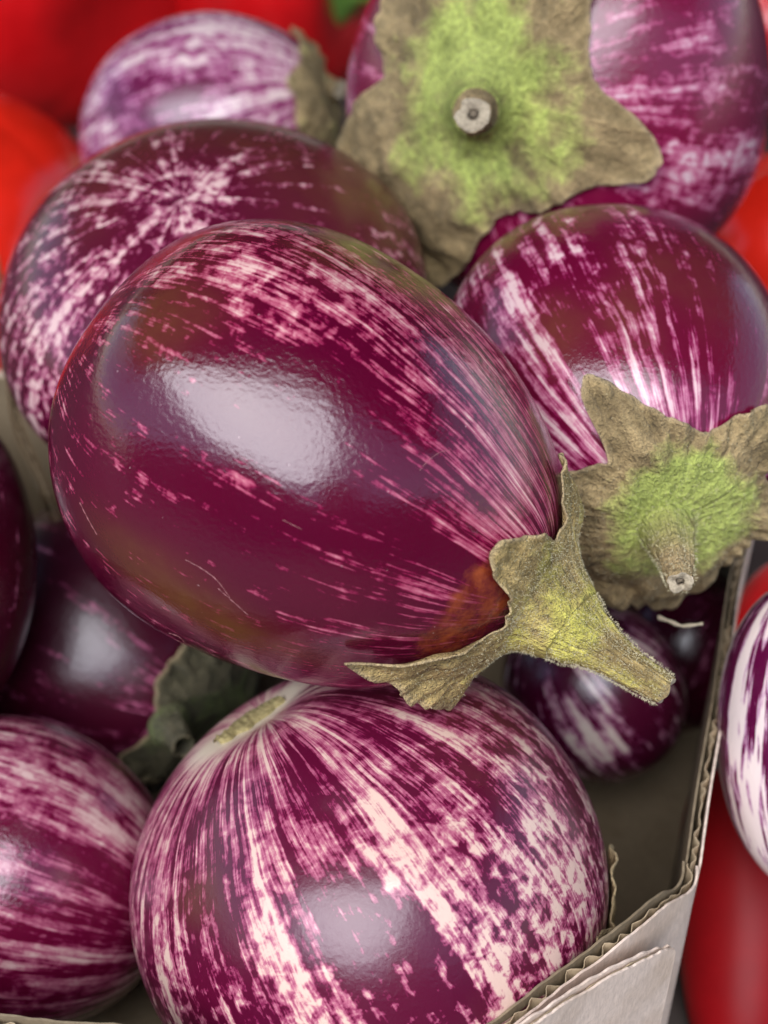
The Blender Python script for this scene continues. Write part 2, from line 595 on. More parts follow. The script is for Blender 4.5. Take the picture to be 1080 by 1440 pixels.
    vs[-1] += u0 * (.0005 * np.sin(3 * ang + seed))[:, None]
    V2 = vs.reshape(-1, 3)
    i = np.arange(nk - 1)[:, None] * ns
    jj = np.arange(ns)[None, :]
    F2 = np.stack([i + jj, i + ns + jj, i + ns + (jj + 1) % ns, i + (jj + 1) % ns], -1).reshape(-1, 4).tolist()
    rel = np.repeat(np.linspace(0, 1, nk), ns)
    angr = np.tile(ang, nk)
    gs = stemgreen * (1 - rel * .9) + .1 * np.sin(angr * 2 + seed)
    cal2 = np.stack([gs, np.clip((rel - .93) / .07, 0, 1) * .6, np.full(len(V2), pale) if stempale is None else stempale * np.clip(rel * 1.6, 0, 1)], -1)
    so = mesh_obj('stem', V2 - fr.c, F2, MAT[mat], root, attrs={'cal': cal2, 'st': np.stack([np.cos(angr), np.sin(angr), rel * 2 - 3], -1)})
    # dried cut face: pale ring with a dark pith, recessed
    if cut:
        rings = [vs[-1]]
        ctr = vs[-1].mean(0)
        for fac, dz in ((.86, .0002), (.6, .0), (.36, -.0003), (.26, -.0006), (.0, -.0007)):
            rings.append(ctr + (vs[-1] - ctr) * fac + u0 * dz)
        RV = np.array(rings)
        m = len(rings)
        i = np.arange(m - 2)[:, None] * ns
        F3 = np.stack([i + jj, i + ns + jj, i + ns + (jj + 1) % ns, i + (jj + 1) % ns], -1).reshape(-1, 4).tolist()
        F3 += [((m - 2) * ns + a, (m - 2) * ns + (a + 1) % ns, (m - 1) * ns) for a in range(ns)]
        ce = mesh_obj('cut_end', RV.reshape(-1, 3) - fr.c, F3, MAT['cut'], so)
        ce.data.materials.append(MAT['pith'])
        for k, p in enumerate(ce.data.polygons):
            if k >= 3 * ns:
                p.material_index = 1
    if fuzz:
        g = np.random.default_rng(seed + 20)
        # hairs rooted on the calyx and stem
        def hairs(grid, count, parent, ln, base_n):
            a, b = grid.shape[:2]
            I = g.integers(1, a - 1, count)
            J = g.integers(0, b, count)
            fr_ = g.uniform(0, 1, (count, 1))
            fs_ = g.uniform(0, 1, (count, 1))
            root_p = (grid[I, J] * (1 - fr_) + grid[I, (J + 1) % b] * fr_) * (1 - fs_) + (grid[I - 1, J] * (1 - fr_) + grid[I - 1, (J + 1) % b] * fr_) * fs_
            du = grid[np.minimum(I + 1, a - 1), J] - grid[I - 1, J]
            dv = grid[I, (J + 1) % b] - grid[I, J - 1]
            nn = np.cross(du, dv)
            nn /= np.linalg.norm(nn, axis=1, keepdims=True) + 1e-12
            sgn = np.sign((nn * base_n(I, J)).sum(1, keepdims=True))
            nn *= sgn
            dr = nn + g.normal(size=(count, 3)) * .55
            dr /= np.linalg.norm(dr, axis=1, keepdims=True)
            L = g.uniform(.4, 1.0, (count, 1)) * ln
            sd_ = np.cross(dr, g.normal(size=(count, 3)))
            sd_ /= np.linalg.norm(sd_, axis=1, keepdims=True)
            wd_ = .000045
            root_p = root_p + nn * .0004
            bend = g.normal(size=(count, 3)) * .25
            midp = root_p + dr * L * .55
            tip = root_p + (dr + bend) * L
            VV = np.stack([root_p - sd_ * wd_, root_p + sd_ * wd_, midp - sd_ * wd_ * .8, midp + sd_ * wd_ * .8, tip], 1).reshape(-1, 3)
            k = np.arange(count) * 5
            FF = [(a_, a_ + 1, a_ + 3, a_ + 2) for a_ in k.tolist()] + [(a_ + 2, a_ + 3, a_ + 4) for a_ in k.tolist()]
            h = mesh_obj('fuzz', VV - fr.c, FF, MAT['hair'], parent, smooth=False)
            h['kind'] = 'stuff'
        hairs(P[4:], int(fuzz * .6), o, .0006, lambda I, J: nor[4:][I, J])
        cc = C[:, None, :]
        hairs(vs, int(fuzz * .4), so, .0007, lambda I, J: (vs - cc)[I, J])


def stem_path(*pts):
    """(px, py, depth, radius in pixels) along the stem"""
    return [(at(a, b, d), r * d / FPX) for a, b, d, r in pts]


def prad(rpx, d):
    return rpx * d / FPX
#--DEFS-END--
# ---------------------------------------------------------------- the heap: where each eggplant lies
G = {}
G['main'] = Fruit(at(449, 655, .320), (.86, -.49, .12), (prad(309, .32), prad(302, .32), prad(368, .32)), 11, egg=.165, power=2.12, lump=.010, lump2=.009,
                  dent=[(R(30), R(105), .32, -.030), (R(-25), R(75), .25, -.018), (R(12), R(80), .16, .012), (R(-5), R(120), .2, .012), (R(290), R(78), .42, -.05), (R(18), R(88), .12, -.010), (R(350), R(68), .13, .008), (R(6), R(114), .10, -.006)])
G['behind_left'] = Fruit(at(299, 436, .410), (.09, -.53, -.84), (prad(297, .41), prad(307, .41), prad(225, .41)), 23, egg=.02, power=2.05, lump=.014, blossom_dimple=.0)
G['right'] = Fruit(at(862, 558, .376), (.19, -.62, .76), (prad(260, .376), prad(258, .376), prad(294, .376)), 31, egg=.04, power=2.05, lump=.014,
                   ribs=5, ribamp=.008)
G['top_right'] = Fruit(at(782, 130, .432), (-.51, -.25, .82), (prad(302, .432), prad(300, .432), prad(255, .432)), 47, egg=.0, power=2.15, lump=.012,
                       ribs=5, ribamp=.012)
G['far_left'] = Fruit(at(293, 188, .54), (.88, .22, .30), (prad(158, .54), prad(158, .54), prad(190, .54)), 53, egg=.06, lump=.015)
G['bottom'] = Fruit(at(517, 1240, .350), (.50, -.84, -.16), (prad(391, .35), prad(330, .35), prad(296, .35)), 61, egg=.01, power=2.12, lump=.006, dent=[(R(2), R(100), .4, .02), (R(20), R(140), .35, .015)],
                    ribs=5, ribamp=.006, blossom_dimple=.07)
G['lower_left'] = Fruit(at(14, 1228, .385), (.93, -.35, -.05), (prad(224, .385), prad(215, .385), prad(246, .385)), 71, egg=.05, lump=.012)
G['left_edge'] = Fruit(at(-88, 790, .385), (.12, -.95, .2), (prad(138, .385), prad(138, .385), prad(235, .385)), 83, egg=.08, lump=.01)
G['deep_left'] = Fruit(at(155, 908, .452), (.80, -.42, .40), (prad(198, .45), prad(198, .45), prad(215, .45)), 97, egg=.05, lump=.012)
G['deep_right'] = Fruit(at(836, 970, .430), (-.5, .6, .3), (prad(124, .43), prad(124, .43), prad(140, .43)), 101, egg=.0, lump=.012)
G['right_edge'] = Fruit(at(1133, 1035, .36), (-.05, .97, .15), (prad(122, .36), prad(122, .36), prad(225, .36)), 113, egg=.0, lump=.012)
G['deep_back'] = Fruit(at(955, 915, .485), (.3, .5, .3), (prad(110, .462), prad(110, .462), prad(130, .462)), 131, egg=.0, lump=.012)
#--GEO-END--

def zof(p):
    return p[2]


MAT['card_shaded'] = card_mat('cardboard_brown_shaded', (0.17, 0.11, 0.055))  # divider brown, darkened further to paint in the shade around it


# ---------------------------------------------------------------- stall table
def table():
    n = 60
    xs = np.linspace(-2, 2, n)
    X, Y = np.meshgrid(xs, np.linspace(-.32, 2.6, n))
    V = np.stack([X, Y, np.full_like(X, -.003)], -1).reshape(-1, 3)
    F = [(i * n + j, i * n + j + 1, (i + 1) * n + j + 1, (i + 1) * n + j) for i in range(n - 1) for j in range(n - 1)]
    o = mesh_obj('ground', V, F, simple_mat('table_board', (0.055, 0.042, 0.035), .6, .4, 12, .0005))
    o['kind'] = 'structure'
    o.name = 'stall_table_surface'
    g_ = mesh_obj('road', [(-40, -40, -.85), (40, -40, -.85), (40, 40, -.85), (-40, 40, -.85)], [(0, 1, 2, 3)], simple_mat('asphalt', (0.06, 0.058, 0.055), .8, .3, 9, .002), smooth=False)
    g_['kind'] = 'structure'


table()


# ---------------------------------------------------------------- cardboard box
def resample(pts, step=.0008):
    p = np.array(pts, float)
    # Catmull-Rom through the points
    q = []
    n = len(p)
    for k in range(n - 1):
        a, b, c, d = p[max(k - 1, 0)], p[k], p[k + 1], p[min(k + 2, n - 1)]
        m = max(2, int(np.linalg.norm(c - b) / step))
        u = np.linspace(0, 1, m, endpoint=False)[:, None]
        q.append(.5 * (2 * b + (c - a) * u + (2 * a - 5 * b + 4 * c - d) * u ** 2 + (3 * b - a - 3 * c + d) * u ** 3))
    q.append(p[-1:])
    return np.concatenate(q)


def sheet(name, line, zb, off0, off1, mat, parent, seed, rag=.0004, drop=0.0, wave=None, step_h=7, sw=None):
    """a thin upright sheet along the rim line (x, y, ztop); offset outward between off0 and off1"""
    d = np.gradient(line[:, :2], axis=0)
    d /= np.linalg.norm(d, axis=1, keepdims=True)
    nrm = np.stack([d[:, 1], -d[:, 0]], 1)
    s = np.concatenate([[0], np.cumsum(np.linalg.norm(np.diff(line, axis=0), axis=1))])
    W = Waves(seed, 16, 1.0)
    sv = np.stack([s * 900, s * 260, s * 90], 1)
    zt = line[:, 2] + rag * (W(sv) * .5 + .5 * Waves(seed + 1, 10, 1.0)(sv * .3)) - drop
    # tattered bites
    g = np.random.default_rng(seed)
    for _ in range(int(s[-1] / .035)):
        c = g.uniform(0, s[-1])
        zt -= g.uniform(.3, 1) * rag * 3.0 * np.exp(-((s - c) / g.uniform(.001, .005)) ** 2)
    sway = .0009 * Waves((seed if sw is None else sw) % 7 + 2, 6, 1.0)(np.stack([s * 40, s * 25, s * 10], 1))
    bulge = np.linspace(0, 1, step_h)
    V = []
    for side in (0, 1):
        o_ = (off0, off1)[side]
        w_ = 0 if wave is None else wave[0] * np.clip(.75 + .4 * Waves(seed + 2, 8, 1.0)(sv * .5), .15, 1.2) * np.sin(s / wave[1] * 2 * math.pi + .9 * Waves(seed + 3, 6, 1.0)(sv * .25))
        for t in bulge:
            z = zt + (zb - zt) * t ** 1.6
            oo = o_ + w_ + sway * (1 - t)
            V.append(np.stack([line[:, 0] + nrm[:, 0] * oo, line[:, 1] + nrm[:, 1] * oo, z], 1))
    n = len(line)
    V = np.concatenate(V)
    F = []
    m = step_h
    for k in range(m - 1):
        a = k * n
        for i in range(n - 1):
            F.append((a + i, a + i + 1, a + n + i + 1, a + n + i))
            b = (m + k) * n
            F.append((b + i + 1, b + i, b + n + i, b + n + i + 1))
    b = m * n
    for i in range(n - 1):
        F.append((i + 1, i, b + i, b + i + 1))
    for i in (0, n - 1):
        for k in range(m - 1):
            F.append((k * n + i, (k + 1) * n + i, (m + k + 1) * n + i, (m + k) * n + i))
    o = mesh_obj(name, V, F, mat, parent, smooth=False)
    return o


def wall(line, zb, parent, seed, th=.0030, rag=.0004, in_mat='card_in', name='wall_panel', out_mat='card_out', wl=.0050):
    o = sheet(name, line, zb, th, th + .0005, MAT[out_mat], parent, seed, rag, sw=seed)
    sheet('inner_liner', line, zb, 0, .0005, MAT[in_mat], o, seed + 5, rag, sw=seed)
    sheet('flute', line, zb, th / 2 - .0001 + .00025, th / 2 + .0001 + .00025, MAT['card_core'], o, seed + 9, rag * 1.2, drop=.0007, sw=seed,
          wave=(th / 2 - .0007, wl))
    return o


boxroot = empty('cardboard_box', at(700, 1100, .4) * np.array([1, 1, 0]), 'open corrugated cardboard box with a torn rim holding the eggplants', 'box')
bl = np.array(boxroot.location)


def rel(pts):
    return resample([np.asarray(p) - bl for p in pts])


A = at(953, 1232, .327)
az = R(17)
dr = np.array([math.sin(az), math.cos(az), 0])
zt = A[2]
ZB = -.0025
# front panel: high at the corner, dipping in the middle, up again at the left
front = [at(-260, 1385, .300), at(-120, 1405, .295), at(0, 1427, .290), at(120, 1437, .286), at(200, 1446, .284), at(400, 1520, .281), at(560, 1525, .283), at(700, 1440, .290),
         at(790, 1368, .299), at(870, 1305, .308), at(922, 1262, .317), A + np.array([.0006, -.0015, 0]), A + dr * .004 + np.array([.0012, 0, 0])]
wall(rel(front), ZB, boxroot, 5, rag=.00028)
side = [A + dr * .0045 + np.array([.0012, 0, 0]), A + dr * .03 + np.array([.0002, 0, .0006]), A + dr * .06 + np.array([-.0004, 0, 0]), A + dr * .095 + np.array([0, 0, .0005]), A + dr * .14, A + dr * .195]
wall(rel(side), ZB, boxroot, 31, rag=.0003)
back_r = A + dr * .197
back_l = np.array([-.16, back_r[1] + .02, zt - .01])
wall(rel([back_r, (back_r + back_l) / 2, back_l]), ZB, boxroot, 47)
# left side of the box, bowed outwards
left = [at(-270, 1380, .304), at(-180, 1000, .36), at(-100, 620, .46), back_l + np.array([0, -.003, 0])]
left = [np.array([p[0], p[1], min(p[2], zt)]) for p in left][::-1]
wall(rel(left), ZB, boxroot, 53)
# loose outer flap folded down over the front panel
flap = [at(716, 1446, .2825), at(760, 1418, .286), at(820, 1381, .2930), at(880, 1352, .3005), at(934, 1329, .310), at(943, 1330, .3125)]
wall(rel(flap), ZB, boxroot, 61, th=.0014, rag=.0004, name='folded_flap', in_mat='card_out')
# divider strip on the left
div = [at(70, 735, .430), at(58, 700, .433), at(34, 640, .440), at(10, 570, .448), at(0, 480, .458), at(-4, 400, .470), at(-30, 330, .485)]
wall(rel(div), .09, boxroot, 71, th=.0022, name='divider', in_mat='card_shaded', out_mat='card_shaded', rag=.0003)
# floor of the box
fp = [front[0], front[5], A, back_r, back_l]
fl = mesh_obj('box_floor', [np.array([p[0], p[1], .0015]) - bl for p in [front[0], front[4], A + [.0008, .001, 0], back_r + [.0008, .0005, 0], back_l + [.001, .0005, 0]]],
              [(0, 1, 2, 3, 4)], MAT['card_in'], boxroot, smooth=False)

# ---------------------------------------------------------------- eggplants: marks are (channel, theta, phi, width, length, amount)
# channel 0 paler (+) or darker (-), 1 olive undertone, on the main fruit also painted brown reflections, 2 cream halo; degrees then radians-of-degrees
D = R(1)
C0 = lambda t, p, w, l, a, sk=0.0: (0, t, p, w, l, a, sk)
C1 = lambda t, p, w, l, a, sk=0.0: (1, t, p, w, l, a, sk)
C2 = lambda t, p, w, l, a, sk=0.0: (2, t, p, w, l, a, sk)
C3 = lambda t, p, w, l, a, sk=0.0: (3, t, p, w, l, a, sk)      # russet, sun-burnt skin under the calyx

build_eggplant('main', G['main'],
    'largest, glossiest dark eggplant lying on top, its fuzzy stem pointing to the lower right',
    eggplant_mat(1, bias=-.22, streak=.62, fine=1.2, mott=.85, specks=True, rough=.20, peel=.8, freq=1.5, mz=(.8, 1.9, .3, 1.3), sharp=.78,
                 dark=(0.068, 0.0011, 0.015), mid=(0.24, 0.008, 0.055), pink=(0.52, 0.13, 0.19), cream=(0.78, 0.50, 0.44)),
    marks=[C0(328, 134, 16, 9, .36), C0(322, 116, 11, 9, .50), C0(315, 102, 12, 10, .32), C0(330, 104, 11, 10, .38), C0(322, 86, 10, 18, .50), C0(310, 81, 9, 26, .30), C0(320, 60, 14, 22, .46), C0(300, 70, 10, 30, .12),
           C0(336, 45, 15, 16, .40), C0(352, 60, 6, 16, .12), C0(300, 45, 14, 26, .25), C0(28, 72, 4, 6, .26), C0(22, 52, 5, 9, .16), C0(40, 55, 8, 12, .08), C0(15, 62, 14, 16, -.06),
           C0(355, 100, 22, 22, -.10), C0(20, 95, 30, 30, -.12), C0(60, 100, 22, 40, -.1),
           C1(352, 124, 7, 9, 0.38), C1(340, 122, 6, 10, 0.22), C1(308, 104, 9, 8, 0.28), C1(320, 130, 10, 9, 0.22), C1(49, 98, 9, 12, 0.37), C1(51, 84, 6, 12, 0.34), C1(56, 76, 6, 12, 0.25), C1(46, 112, 6, 9, 0.19), C1(300, 92, 6, 12, 0.25),  # olive bands here put brown reflections of the surroundings into the skin colour
           C3(12, 36, 10, 8, .9), C3(26, 37, 16, 9, .9), C3(44, 42, 10, 7, .7)],
    res=(384, 256), pmax=.195,
    calyx=dict(outline=[(0, 43), (342, 38), (350, 43), (356, 46), (2, 44), (6, 37), (16, 30), (26, 27), (36, 29), (42, 37), (45, 46), (42, 63), (46, 66), (53, 60), (62, 51), (74, 46), (88, 41), (100, 40),
                        (120, 44), (135, 52), (150, 40), (180, 32), (205, 45), (215, 52), (230, 38), (255, 30), (275, 36), (285, 41), (292, 42), (299, 34), (312, 28), (325, 27), (335, 34)],
               stem=stem_path((803, 880, .312, 56), (820, 893, .311, 44), (843, 909, .310, 35), (871, 929, .308, 28), (902, 950, .306, 25), (937, 972, .305, 21)),
               mat='felt_main', neck=36, flare_pow=.9, curl=.0016, green=(27, 0), seed=1, fuzz=13000, wr=.0006, jag=.02,
               curls=[(45, 8, .0012), (70, 12, .0015), (92, 18, .0025), (110, 25, .004), (354, 9, .0012), (288, 16, -.0015)], stemgreen=.7, greenmul=.62))

build_eggplant('behind_left', G['behind_left'],
    'round eggplant with a pale starburst at its blossom end, behind the largest one',
    eggplant_mat(2, bias=-.20, mz=(2.0, 3.0, 1.3, 1.3), sz=(2.5, 3.05, 1, .55), streak=1.15, fine=.7, mott=1.15, rough=.24, peel=1.0, freq=1.3,
                 dark=(0.070, 0.0025, 0.020), sharp=.95, mid=(0.18, 0.010, 0.060), pink=(0.46, 0.14, 0.22), cream=(0.74, 0.50, 0.46)),
    marks=[C0(84, 160, 30, 16, .15), C0(50, 140, 26, 24, .28), C0(60, 122, 13, 20, .36), C0(84, 128, 10, 14, .25), C0(79, 96, 12, 10, .2), C0(130, 150, 12, 20, .12), C0(186, 161, 7, 12, .2), C0(221, 142, 5, 14, .15), C0(242, 162, 5, 10, .2),
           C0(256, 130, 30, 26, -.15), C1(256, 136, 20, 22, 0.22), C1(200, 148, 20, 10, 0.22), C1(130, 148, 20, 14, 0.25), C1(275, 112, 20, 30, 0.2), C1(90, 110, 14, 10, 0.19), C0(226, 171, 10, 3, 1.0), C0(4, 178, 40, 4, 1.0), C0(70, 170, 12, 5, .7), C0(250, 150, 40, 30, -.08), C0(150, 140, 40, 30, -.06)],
    res=(288, 180), pmax=.30)

build_eggplant('right', G['right'],
    'magenta eggplant right of the largest one, with a hooked calyx around a green centre',
    eggplant_mat(3, bias=-.13, mz=(.6, 1.8, .35, 1.1), streak=1.05, fine=.8, mott=.8, rough=.22, peel=.8, freq=1.1,
                 dark=(0.105, 0.0025, 0.022), mid=(0.23, 0.010, 0.07), pink=(0.52, 0.15, 0.25), cream=(0.80, 0.56, 0.54)),
    marks=[C0(348, 100, 3.2, 30, .5), C0(349, 62, 3.0, 22, .62), C0(7, 85, 6, 26, .2), C0(12, 48, 4, 20, .45), C0(22, 80, 12, 26, .15), C0(18, 36, 7, 8, .4), C0(24, 50, 4, 16, .25), C0(322, 34, 5, 10, .45), C0(335, 34, 5, 9, .4), C0(345, 34, 5, 9, .45), C0(310, 38, 5, 10, .25),
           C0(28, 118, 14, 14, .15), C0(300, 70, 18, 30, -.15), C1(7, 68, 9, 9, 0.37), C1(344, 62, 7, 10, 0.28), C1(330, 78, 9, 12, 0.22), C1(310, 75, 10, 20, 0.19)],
    res=(288, 180),
    calyx=dict(outline=[(0, 49), (5, 52), (10, 49), (12, 42), (15, 33), (18, 30), (28, 34), (36, 38), (52, 36), (68, 36), (90, 38), (115, 44), (131, 47), (140, 44), (148, 46), (154, 48), (162, 50), (172, 44), (185, 36), (200, 30), (212, 28),
                        (222, 37), (232, 40), (245, 30), (262, 27), (272, 32), (281, 38), (290, 42), (300, 36), (318, 29), (332, 30), (342, 34), (350, 39), (356, 44)],
               stem=stem_path((936, 744, .336, 38), (942, 763, .329, 30), (948, 784, .323, 25), (953, 802, .318, 21), (957, 819, .314, 18)),
               neck=17, curl=.0012, green=(26, 0), seed=2, fuzz=3500, wr=.0008, jag=.022,
               curls=[(4, 8, .0025), (155, 28, .0035), (225, 10, .003), (285, 14, .002), (36, 12, .001)], stempale=.9, stemgreen=.9, greenmul=1.0))

_q = [at(925, 868, .352), at(942, 874, .350), at(958, 880, .349), at(975, 879, .348), at(988, 877, .348)]
_t = resample(_q, .0005)
_V, _F = [], []
for _i, _p in enumerate(_t):
    for _a in range(6):
        _r = .0006 * (1 - .4 * _i / len(_t)) * (1 + .2 * math.sin(_i))
        _V.append(_p + _r * (math.cos(_a * math.pi / 3) * UP - math.sin(_a * math.pi / 3) * FW) - G['right'].c)
for _i in range(len(_t) - 1):
    for _a in range(6):
        _F.append((_i * 6 + _a, _i * 6 + (_a + 1) % 6, _i * 6 + 6 + (_a + 1) % 6, _i * 6 + 6 + _a))
mesh_obj('dry_tip', np.array(_V), _F, MAT['cut'], [o for o in bpy.data.objects if o.get('label', '').startswith('magenta eggplant right')][0])

build_eggplant('top_right', G['top_right'],
    'big blurred magenta eggplant at the top with a broad green calyx',
    eggplant_mat(4, bias=-.19, streak=.9, fine=.6, mott=.7, rough=.3, peel=.8, freq=.9, sharp=.8,
                 dark=(0.16, 0.004, 0.034), mid=(0.28, 0.014, 0.08), pink=(0.54, 0.16, 0.26), cream=(0.78, 0.6, 0.6)),
    marks=[C0(1, 46, 4, 22, .5), C0(12, 60, 5, 20, .15), C0(342, 72, 14, 20, .15), C0(312, 45, 14, 14, .15), C0(326, 75, 8, 26, .2), C0(184, 55, 8, 14, .1)],
    res=(288, 180),
    calyx=dict(outline=[(142, 37.6), (155, 32.0), (169, 25.4), (180, 37.6), (192, 56.4), (198, 60.2), (206, 48.9), (218, 52.6), (230, 54.5), (244, 59.2), (252, 52.6), (264, 35.7), (276, 29.1), (290, 29.1), (308, 32.0), (321, 35.7), (334, 48.9), (342, 47.0), (350, 39.5), (356, 33.8), (5, 29.1), (18, 28.2),
                        (34, 33.8), (50, 48.9), (70, 58.3), (95, 43.2), (120, 54.5)],
               stem=stem_path((669, 157, .372, 32), (668, 158, .367, 27), (667, 159, .363, 25), (666, 160, .360, 24)),
               neck=14, curl=.0010, green=(27, 0), seed=3, fuzz=0, wr=.0010, jag=.032, curls=[(338, 12, .004), (244, 14, .003), (196, 10, .002)], stemgreen=.05, stempale=.8, greenmul=1.0))

build_eggplant('far_left', G['far_left'],
    'small blurred lilac eggplant at the top left, lying in front of the red peppers',
    eggplant_mat(5, bias=.02, streak=.9, fine=.5, mott=.9, rough=.3, freq=.9, sharp=.8,
                 dark=(0.12, 0.008, 0.05), mid=(0.26, 0.03, 0.13), pink=(0.5, 0.2, 0.32), cream=(0.82, 0.64, 0.6)),
    marks=[C0(306, 75, 13, 50, .6), C0(348, 53, 12, 16, .3), C0(340, 85, 18, 26, -.3), C0(10, 75, 12, 30, .15)],
    res=(160, 100),
    calyx=dict(outline=[(0, 34), (30, 42), (60, 30), (90, 45), (130, 30), (170, 42), (210, 30), (250, 40), (290, 28), (318, 26), (340, 36)],
               stem=stem_path((455, 128, .532, 26), (468, 126, .530, 16), (478, 126, .528, 12)),
               neck=16, curl=.001, green=(14, 0), seed=4, wr=.0008, jag=.02, greenmul=.3, stemgreen=.3, n_t=120, n_s=24))


def scar(fr, T, P, ctl):
    # cream collar round the long olive blossom scar
    l = fr.local(T, P)
    w_ = fr.c + l[:, :1] * fr.x + l[:, 1:2] * fr.y + l[:, 2:3] * fr.z
    a, b = SC0, SC1
    ab = b - a
    t = np.clip(((w_ - a) @ ab) / (ab @ ab), 0, 1)
    dd = np.linalg.norm(w_ - (a + t[:, None] * ab), axis=1)
    ctl[:, 2] = np.maximum(ctl[:, 2], np.clip(1.7 - dd / .0058, 0, 1) * .95)
    ctl[:, 0] += .35 * np.exp(-(dd / .012) ** 2)


fb = G['bottom']


def on_fruit(fr, px, py):
    T, P = np.meshgrid(np.linspace(0, 2 * math.pi, 360, endpoint=False), np.linspace(.01, 3.13, 300))
    W_ = fr.world(T, P)
    N_ = fr.normal(T, P)
    q = W_ - CAMP
    d = q @ FW
    x = 540 + FPX * (q @ RT) / d
    y = 720 - FPX * (q @ UP) / d
    e = (x - px) ** 2 + (y - py) ** 2 + np.where((N_ * (CAMP - W_)).sum(-1) > 0, 0, 1e6)
    i = np.unravel_index(e.argmin(), e.shape)
    return W_[i], N_[i]


SC0, _ = on_fruit(fb, 305, 1046)
SC1, _ = on_fruit(fb, 396, 984)
root_b = build_eggplant('bottom', fb,
    'round pink and white streaked eggplant at the bottom centre, showing a long olive blossom scar',
    eggplant_mat(6, bias=-.035, mz=(1.5, 2.7, 1.25, .3), streak=1.05, fine=.95, mott=1.3, rough=.36, peel=.6, freq=1.6, sharp=.75,
                 dark=(0.072, 0.0015, 0.020), mid=(0.20, 0.011, 0.062), pink=(0.47, 0.13, 0.20), cream=(0.76, 0.53, 0.42)),
    marks=[C0(25, 110, 4.5, 30, .38), C0(351, 120, 7, 12, .30), C0(343, 102, 8, 20, .38), C0(334, 105, 9, 26, .22), C0(326, 85, 16, 22, .25), C0(307, 103, 14, 30, .10), C0(75, 138, 9, 26, .25), C0(58, 120, 6, 22, .22),
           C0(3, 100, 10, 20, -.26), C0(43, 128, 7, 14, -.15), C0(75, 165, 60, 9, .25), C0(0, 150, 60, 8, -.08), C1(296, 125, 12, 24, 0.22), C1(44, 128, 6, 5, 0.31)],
    extra=scar, res=(384, 256), pmax=.22,
    calyx=dict(outline=[(0, 34), (30, 50), (60, 34), (100, 52), (140, 34), (180, 50), (215, 34), (250, 50), (272, 52), (290, 74), (306, 60), (320, 68), (340, 38)],
               stem=[(fb.c + fb.z * (prad(262, .35)), .008), (fb.c + fb.z * (prad(300, .35)), .006), (fb.c + fb.z * (prad(330, .35)) - np.array([0, 0, 0.0]), .005)],
               neck=16, curl=.001, green=(18, 0), seed=5, wr=.0008, jag=.02, greenmul=.8))

# the scar itself: a slim, slightly sunken corky strip that follows the skin
def scar_strip():
    n, m = 40, 9
    ax = SC1 - SC0
    L = np.linalg.norm(ax)
    V = []
    W_ = Waves(77, 10, 2.0)
    Wc = Waves(78, 14, 5.0)
    for i in range(n):
        t = i / (n - 1)
        p = SC0 + ax * t
        # project outwards on the fruit
        dloc = p - fb.c
        px, py, _d = proj(p)
        q, nn = on_fruit(fb, px, py) if i % 4 == 0 or i == n - 1 else (None, None)
        V.append((t, p, q, nn))
    keys = [(t, q, nn) for t, p, q, nn in V if q is not None]
    kt = np.array([k[0] for k in keys])
    kq = np.array([k[1] for k in keys])
    kn = np.array([k[2] for k in keys])
    # smooth
    for _ in range(2):
        kq[1:-1] = (kq[:-2] + 2 * kq[1:-1] + kq[2:]) / 4
        kn[1:-1] = (kn[:-2] + 2 * kn[1:-1] + kn[2:]) / 4
    out = []
    for i in range(n):
        t = i / (n - 1)
        q = np.array([np.interp(t, kt, kq[:, c]) for c in range(3)])
        nn = np.array([np.interp(t, kt, kn[:, c]) for c in range(3)])
        nn /= np.linalg.norm(nn)
        sd_ = np.cross(nn, ax)
        sd_ /= np.linalg.norm(sd_)
        wd = .0056 * (math.sin(math.pi * min(1, max(0, (t * .94 + .03)))) ** .4)
        for j in range(m):
            u = j / (m - 1) * 2 - 1
            nz = Wc(np.array([[t * 22, u * 2, 1]]))[0]
            wv = 1 + .15 * W_(np.array([[t * 9, float(np.sign(u)), 2]]))[0]
            h = .0013 * (1 - u * u) ** .5 + .0003 * nz * (1 - abs(u)) - .0001
            out.append(q + sd_ * (u * wd * wv) + nn * h)
    F = [(i * m + j, i * m + j + 1, (i + 1) * m + j + 1, (i + 1) * m + j) for i in range(n - 1) for j in range(m - 1)]
    mesh_obj('blossom_scar', np.array(out) - fb.c, F, MAT['scar'], root_b)


scar_strip()

root_m = [o for o in bpy.data.objects if o.get('label', '').startswith('largest, glossiest')][0]


def scratch(fr, root, pix, wpx=1.1):
    P_ = [on_fruit(fr, *p) for p in pix]
    pts = resample([p for p, n in P_], .0004)
    nn = P_[len(P_) // 2][1]
    V, F = [], []
    d = np.gradient(pts, axis=0)
    d /= np.linalg.norm(d, axis=1, keepdims=True)
    k = len(pts)
    for i in range(k):
        sd_ = np.cross(d[i], nn)
        sd_ /= np.linalg.norm(sd_)
        wv = prad(wpx, .3) * math.sin(math.pi * (i + .5) / k) ** .5
        V += [pts[i] - sd_ * wv - nn * .0002, pts[i] + nn * (.00012 + .00006 * math.sin(i * 1.7)), pts[i] + sd_ * wv - nn * .0002]
    for i in range(k - 1):
        F += [(3 * i, 3 * i + 1, 3 * i + 4, 3 * i + 3), (3 * i + 1, 3 * i + 2, 3 * i + 5, 3 * i + 4)]
    mesh_obj('scratch', np.array(V) - fr.c, F, MAT['scratch'], root)


